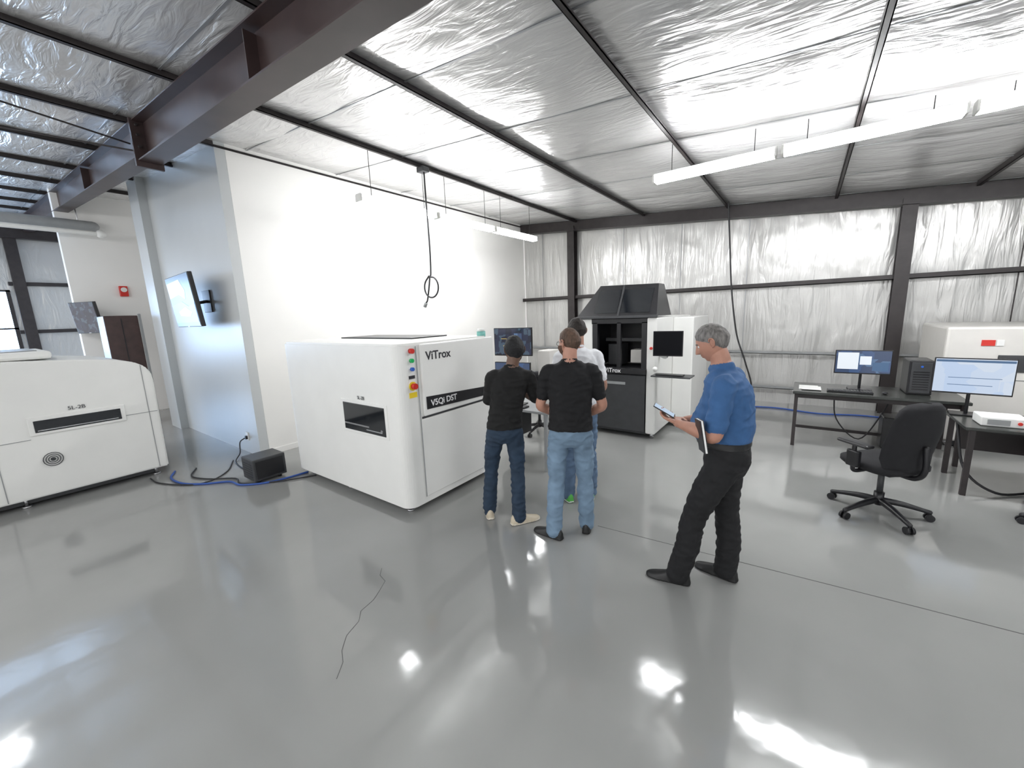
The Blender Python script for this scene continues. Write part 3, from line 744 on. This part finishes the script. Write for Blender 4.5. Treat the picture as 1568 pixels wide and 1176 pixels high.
def person(name,loc,yaw,sp,mats):
    H=sp['H']; s=H/1.78
    py,cy,ny=sp['py'],sp['cy'],sp['ny']; w=sp.get('w',1.); bl=sp.get('belly',0.); dd=sp.get('d',1.)
    lean=sp.get('lx',0)
    def yc(z):
        z/=s
        if z<1.0: return py
        if z<1.38: t=(z-1.0)/.38; return py+(cy-py)*t
        t=min(1,(z-1.38)/.17); return cy+(ny-cy)*t
    P=[]
    tuck=sp.get('tuck',False)
    hem=1.035 if tuck else .945
    def S(rows,k=1.): return [(lean*((z-1)/.5 if z>1 else 0),yc(z*s)+off,z*s,rx*w*s*k,ry*s*k*(dd if z<1.47 else 1)) for z,rx,ry,off in rows]
    P.append(("pants",)+stack(S([(.80,.10,.07,0),(.84,.150,.100,0),(.90,.170,.118,-.004),(.97,.168,.120,-.006),(1.03,.158,.112,0),(1.06,.150,.105,0)])))
    if tuck:
        P.append(("belt",)+stack(S([(1.025,.162,.116+bl*.5,bl*.4),(1.06,.161,.116+bl*.6,bl*.5)])))
        P.append(("shirt",)+stack(S([(1.05,.150,.108+bl*.6,bl*.6),(1.075,.166,.122+bl*.8,bl*.7),(1.13,.168,.122+bl,bl*.8),(1.2,.168,.120+bl*.8,bl*.6),(1.29,.178,.122+bl*.3,bl*.2),(1.37,.188,.120,0),(1.44,.178,.106,0),(1.485,.135,.085,-.004),(1.512,.085,.066,-.002),(1.525,.06,.058,0)])))
    else:
        P.append(("shirt",)+stack(S([(hem,.168,.118,0),(hem+.008,.178,.130,0),(1.0,.174,.128+bl*.6,bl*.5),(1.08,.166,.122+bl,bl*.8),(1.18,.164,.120+bl*.7,bl*.5),(1.29,.176,.122,0),(1.37,.186,.120,0),(1.44,.176,.106,0),(1.485,.132,.085,-.004),(1.515,.08,.064,0),(1.525,.05,.05,0)])))
    neckb=V((lean,ny-.004,1.46*s)); hp=V(sp['head'])
    P.append(("skin",)+limb([neckb,(neckb+hp)/2+V((0,-.02,0)),hp+V((0,-.018,-.04))],[.064*s,.059*s,.06*s],4))
    vs=[];fs=[]; n=24
    cp=[(.062,1.495),(.077,1.502),(.072,1.54),(.063,1.545),(.058,1.51)] if sp.get('collar') else [(.060,1.515),(.069,1.518),(.068,1.530),(.062,1.532),(.058,1.525)]
    for t,(r,z) in enumerate(cp):
        for k in range(n):
            a=2*math.pi*k/n; vs.append(V((lean+math.cos(a)*r*s,ny-.004+math.sin(a)*r*s,(z-.012*math.sin(a))*s)))
    for t in range(5):
        for k in range(n): fs.append((t*n+k,t*n+(k+1)%n,((t+1)%5)*n+(k+1)%n,((t+1)%5)*n+k))
    P.append(("shirt",vs,fs))
    for sd,key in ((-1,'L'),(1,'R')):
        kn=V(sp['kn'+key]); an=V(sp['an'+key]); hip=V((sd*.088*w*s,py,.90*s))
        mid=(hip+kn)/2+V((sd*.008,.012,0)); cal=(kn+an)/2+V((0,-.014,0))
        lr=sp.get('leg',1.)
        P.append(("pants",)+limb([hip,mid,kn,cal,V((an.x,an.y,.07))],[.093*s*lr,.087*s*lr,.071*s*lr,.072*s*lr,.067*lr],6,20))
        P.append(("pants",)+limb([V((an.x,an.y,.12)),V((an.x,an.y,.06))],[.035,.035],1))
        ta=math.radians(sp['toe'+key])
        P.append(("shoe",)+shoe_geo((an.x,an.y,0),ta)); P.append(("sole",)+shoe_geo((an.x,an.y,0),ta,.297,True))
        sh=V((sd*.172*w*s+lean*.85,cy,1.425*s)); el=V(sp['el'+key]); wr=V(sp['wr'+key])
        inn=V((sd*.11*w*s+lean*.85,cy,1.42*s))
        sl=sh.lerp(el,sp.get('sleeve',.72)); ar=sp.get('arm',1.)
        P.append(("shirt",)+limb([inn,sh,sh.lerp(el,.38)+V((sd*.004,0,0)),sl],[.07*s,.064*s*ar,.060*s*ar,.058*s*ar],5,18))
        P.append(("skin",)+limb([sh.lerp(el,.3),sh.lerp(el,.7),el,el.lerp(wr,.35),wr],[.046*s,.044*s,.041*s*ar,.043*s*ar,.028*s],5,16))
    bm,tag=remesh(P,.0068,3)
    order=["skin","shirt","pants","shoe","sole","belt","hair","beard","lip","eye","pupil","frame"]
    idx={k:i for i,k in enumerate(order)}
    for f,t in zip(bm.faces,tag): f.material_index=idx[t]; f.smooth=True
    bm.normal_update()
    amp={idx['shirt']:sp.get('fs',.008),idx['pants']:sp.get('fp',.008)}
    off={}
    for v in bm.verts:
        a=[amp.get(f.material_index,0) for f in v.link_faces]; a=min(a) if a else 0
        if a>0:
            c=v.co; 
            n1=noise.noise(V((c.x*9+31*loc[0],c.y*9,c.z*17))); n2=noise.noise(V((c.x*22,c.y*22+9*loc[1],c.z*30)))
            r=(1-abs(n1)*3)*.7+n2*.5
            off[v]=v.normal*(a*(r-.3))
    for v,d in off.items(): v.co+=d
    for v in bm.verts:
        if v.co.z<.002: v.co.z=.002
    for key in 'LR':
        hd=sp['hand'+key]; hm,_=remesh(hand_parts(V(sp['wr'+key]),*hd),.0042,1)
        for f in hm.faces: f.material_index=0; f.smooth=True
        me=bpy.data.meshes.new("t"); hm.to_mesh(me); hm.free(); bm.from_mesh(me); bpy.data.meshes.remove(me)
    HR=Matrix.Translation(hp)@Matrix.Rotation(math.radians(sp['hyaw']),4,'Z')@Matrix.Rotation(math.radians(sp['hpitch']),4,'X')@Matrix.Scale(sp.get('hs',1.)*s**.5,4)
    vs,fs,ft=head_geo(sp)
    tb=bmesh.new(); vv=[tb.verts.new(v) for v in vs]
    for f,t in zip(fs,ft):
        try: q=tb.faces.new([vv[i] for i in f]); q.material_index=idx[t]; q.smooth=True
        except ValueError: pass
    bmesh.ops.remove_doubles(tb,verts=tb.verts[:],dist=1e-5); bmesh.ops.recalc_face_normals(tb,faces=tb.faces[:])
    def addsub(c,r,sc,rot=None,m="skin"):
        t2=bmesh.new(); bmesh.ops.create_uvsphere(t2,u_segments=18,v_segments=12,radius=r)
        T=Matrix.Translation(V(c))@(rot or Matrix.Identity(4))@Matrix.Diagonal((*sc,1)); t2.transform(T)
        for f in t2.faces: f.material_index=idx[m]; f.smooth=True
        me=bpy.data.meshes.new("t"); t2.to_mesh(me); t2.free(); tb.from_mesh(me); bpy.data.meshes.remove(me)
    def addtube(pts,r,m):
        v,f=tube_geo(catmull([V(p) for p in pts],3),[r]*99,8); t2=bmesh.new(); vv=[t2.verts.new(q) for q in v]
        for q in f: 
            try: k=t2.faces.new([vv[i] for i in q]); k.material_index=idx[m]; k.smooth=True
            except ValueError: pass
        me=bpy.data.meshes.new("t"); t2.to_mesh(me); t2.free(); tb.from_mesh(me); bpy.data.meshes.remove(me)
    for sd in (-1,1):
        addsub((sd*.079,-.010,-.002),.03,(.22,.55,.95),Matrix.Rotation(sd*.35,4,'Z'))
        addtube([(sd*.083,-.002,-.028),(sd*.090,-.018,-.018),(sd*.094,-.026,.004),(sd*.092,-.022,.022),(sd*.086,-.006,.028),(sd*.082,.004,.016)],.0042,"skin")
        addsub((sd*.031,.0755,.004),.0125,(1.05,.9,.8),None,"eye"); addsub((sd*.031,.0845,.003),.0052,(1,.7,1),None,"pupil")
        if sp.get('glasses'):
            addtube([(sd*.031+.024*math.cos(t*math.pi/6),.098,.0+.019*math.sin(t*math.pi/6)) for t in range(13)],.0018,"frame")
            addtube([(sd*.055,.097,.006),(sd*.078,.06,.008),(sd*.086,-.01,.012),(sd*.084,-.03,-.002)],.002,"frame")
    if sp.get('glasses'): addtube([(-.008,.099,.003),(0,.102,.006),(.008,.099,.003)],.0018,"frame")
    tb.transform(HR); me=bpy.data.meshes.new("t"); tb.to_mesh(me); tb.free(); bm.from_mesh(me); bpy.data.meshes.remove(me)
    me=bpy.data.meshes.new(name); bm.to_mesh(me); bm.free()
    for k in order: me.materials.append(mats[k])
    ob=bpy.data.objects.new(name,me); ob.location=V(loc); ob.rotation_euler=(0,0,math.radians(yaw)); COL.objects.link(ob); return ob
def pm(tag,skin,shirt,pants,shoe,sole,hair,beard=None):
    d={}
    d["skin"]=mat(tag+"_skin",skin,.5,nz=.06,nscale=30)
    d["shirt"]=mat(tag+"_shirt",shirt,.85,nz=.08,nscale=20,bump=.25,bscale=350)
    d["pants"]=mat(tag+"_trousers",pants,.85,nz=.18,nscale=9,bump=.3,bscale=300)
    d["shoe"]=mat(tag+"_shoe",shoe,.45,nz=.1); d["sole"]=mat(tag+"_sole",sole,.6)
    d["belt"]=mat(tag+"_belt",(.01,.01,.01),.4)
    d["hair"]=mat(tag+"_hair",hair,.75,nz=.45,nscale=60,bump=.6,bscale=160,stretch=(1,1,.35))
    d["beard"]=mat(tag+"_beard",beard or hair,.85,nz=.4,nscale=60,bump=.6,bscale=200)
    d["lip"]=mat(tag+"_lip",(skin[0]*.85,skin[1]*.6,skin[2]*.6),.5)
    d["eye"]=mat("eye_white",(.7,.7,.68),.2); d["pupil"]=mat("eye_iris",(.03,.02,.015),.15); d["frame"]=mat("glasses_frame",(.02,.02,.02),.3)
    return d

blue=dict(H=1.78,py=-.01,cy=.0,ny=.05,w=1.06,d=1.14,belly=.045,tuck=True,collar=True,leg=1.08,arm=1.1,
 head=(0,.105,1.675),hyaw=0,hpitch=-24,hair=.006,front=.062,sleeve=.80,
 knL=(-.115,.15,.50),anL=(-.125,.235,.09),toeL=8,knR=(.10,-.02,.49),anR=(.105,-.03,.09),toeR=-12,
 elL=(-.26,.03,1.135),wrL=(-.135,.27,1.155),handL=((.25,.95,.25),(.25,-.1,.9),1,30),
 elR=(.26,.05,1.14),wrR=(.10,.27,1.12),handR=((-.75,.65,.15),(.0,-.2,1),-1,30))
person("man_in_blue_shirt",(-.36,2.80,0),90,blue,pm("blue",(.42,.21,.145),(.035,.105,.25),(.007,.007,.008),(.008,.008,.008),(.006,.006,.006),(.17,.16,.15)))
o=Builder("mobile_phone"); o.L=Matrix.Translation(V((-.725,2.70,1.222)))@Matrix.Rotation(math.radians(30),4,'Y')@Matrix.Rotation(math.radians(10),4,'Z')
o.box((-.075,-.037,-.004),(.075,.037,.004),M_black,bev=.003); o.box((-.07,-.033,.004),(.07,.033,.0048),mat("phone_screen",(.3,.4,.5),.1,emit=.5,ecol=(.6,.7,.85))); o.finish()
o=Builder("notebook"); o.L=Matrix.Translation(V((-.455,2.525,1.135)))@Matrix.Rotation(math.radians(-10),4,'Y')@Matrix.Rotation(math.radians(-62),4,'Z')
o.box((-.055,-.012,-.10),(.055,-.006,.10),M_black,bev=.002); o.box((-.052,-.006,-.098),(.057,.004,.098),M_paper); o.box((-.055,.004,-.10),(.055,.010,.10),M_black,bev=.002); o.finish()

m2=dict(H=1.77,py=0,cy=.0,ny=.015,w=1.06,belly=.02,leg=1.0,head=(0,.03,1.655),hyaw=42,hpitch=-6,hair=.004,front=.075,beard=.014,glasses=True,sleeve=.66,
 knL=(-.125,-.0,.49),anL=(-.15,-.10,.09),toeL=58,knR=(.115,.05,.49),anR=(.13,.04,.09),toeR=-8,
 elL=(-.25,.03,1.13),wrL=(-.10,.21,1.0),handL=((.75,.4,-.3),(.1,-.95,0),-1,35),
 elR=(.262,.03,1.13),wrR=(.12,.22,.99),handR=((-.8,.2,-.3),(0,-.95,0),1,35))
person("man_in_black_shirt",(-1.52,2.86,0),28,m2,pm("m2",(.46,.24,.17),(.004,.004,.005),(.16,.24,.33),(.012,.012,.012),(.008,.008,.008),(.085,.05,.032),(.10,.05,.03)))
m1=dict(H=1.70,py=0,cy=.0,ny=.02,w=.95,lx=.08,leg=.95,head=(.11,.045,1.59),hyaw=12,hpitch=-12,hair=.016,front=.05,nape=.10,beard=.006,sleeve=.95,
 knL=(-.15,.10,.47),anL=(-.185,.08,.09),toeL=14,knR=(.10,.02,.47),anR=(.105,-.05,.09),toeR=-62,
 elL=(-.14,.05,1.14),wrL=(.0,.21,1.17),handL=((.95,.1,.15),(0,-1,.1),-1,20),
 elR=(.285,.05,1.15),wrR=(.12,.235,1.20),handR=((-.95,.1,.1),(0,-1,.1),1,20))
person("man_in_black_shirt",(-2.11,2.72,0),32,m1,pm("m1",(.13,.07,.045),(.004,.004,.004),(.018,.036,.065),(.55,.48,.36),(.75,.70,.60),(.006,.006,.007)))
m3=dict(H=1.83,py=0,cy=.0,ny=.02,head=(0,.04,1.715),hyaw=10,hpitch=-8,hair=.012,front=.06,sleeve=.7,
 knL=(-.11,.0,.5),anL=(-.12,-.03,.09),toeL=12,knR=(.11,.02,.5),anR=(.12,.0,.09),toeR=-12,
 elL=(-.25,.0,1.17),wrL=(-.2,.17,1.02),handL=((.3,.9,-.3),(1,0,0),-1,25),
 elR=(.25,.0,1.17),wrR=(.2,.17,1.02),handR=((-.3,.9,-.3),(-1,0,0),1,25))
person("man_in_white_shirt",(-1.76,3.48,0),40,m3,pm("m3",(.38,.21,.15),(.75,.76,.78),(.10,.16,.25),(.10,.45,.08),(.7,.7,.7),(.02,.015,.012)))

# ------------------------------------------------------------ world & camera
w=bpy.data.worlds.new("world"); scene.world=w; w.use_nodes=True
bg=w.node_tree.nodes["Background"]; bg.inputs[0].default_value=(.98,.985,1,1); bg.inputs[1].default_value=1.6
cam=bpy.data.cameras.new("camera"); co=bpy.data.objects.new("camera",cam); COL.objects.link(co); scene.camera=co
cam.sensor_width=36; cam.lens=36*607.2/1568; cam.clip_start=.05
Yv=V((451,-124,607.2)).normalized()
Xv=V((838,75,-607.2)).normalized(); Zv=-(Yv.cross(Xv)).normalized()
if Zv.y>0: Zv=-Zv
Xv=Yv.cross(Zv).normalized()
if Xv.x<0: Xv=-Xv
R3=Matrix(((Xv.x,-Xv.y,-Xv.z),(Yv.x,-Yv.y,-Yv.z),(Zv.x,-Zv.y,-Zv.z)))
co.matrix_world=Matrix.Translation(V((0,0,1.9)))@R3.to_4x4()
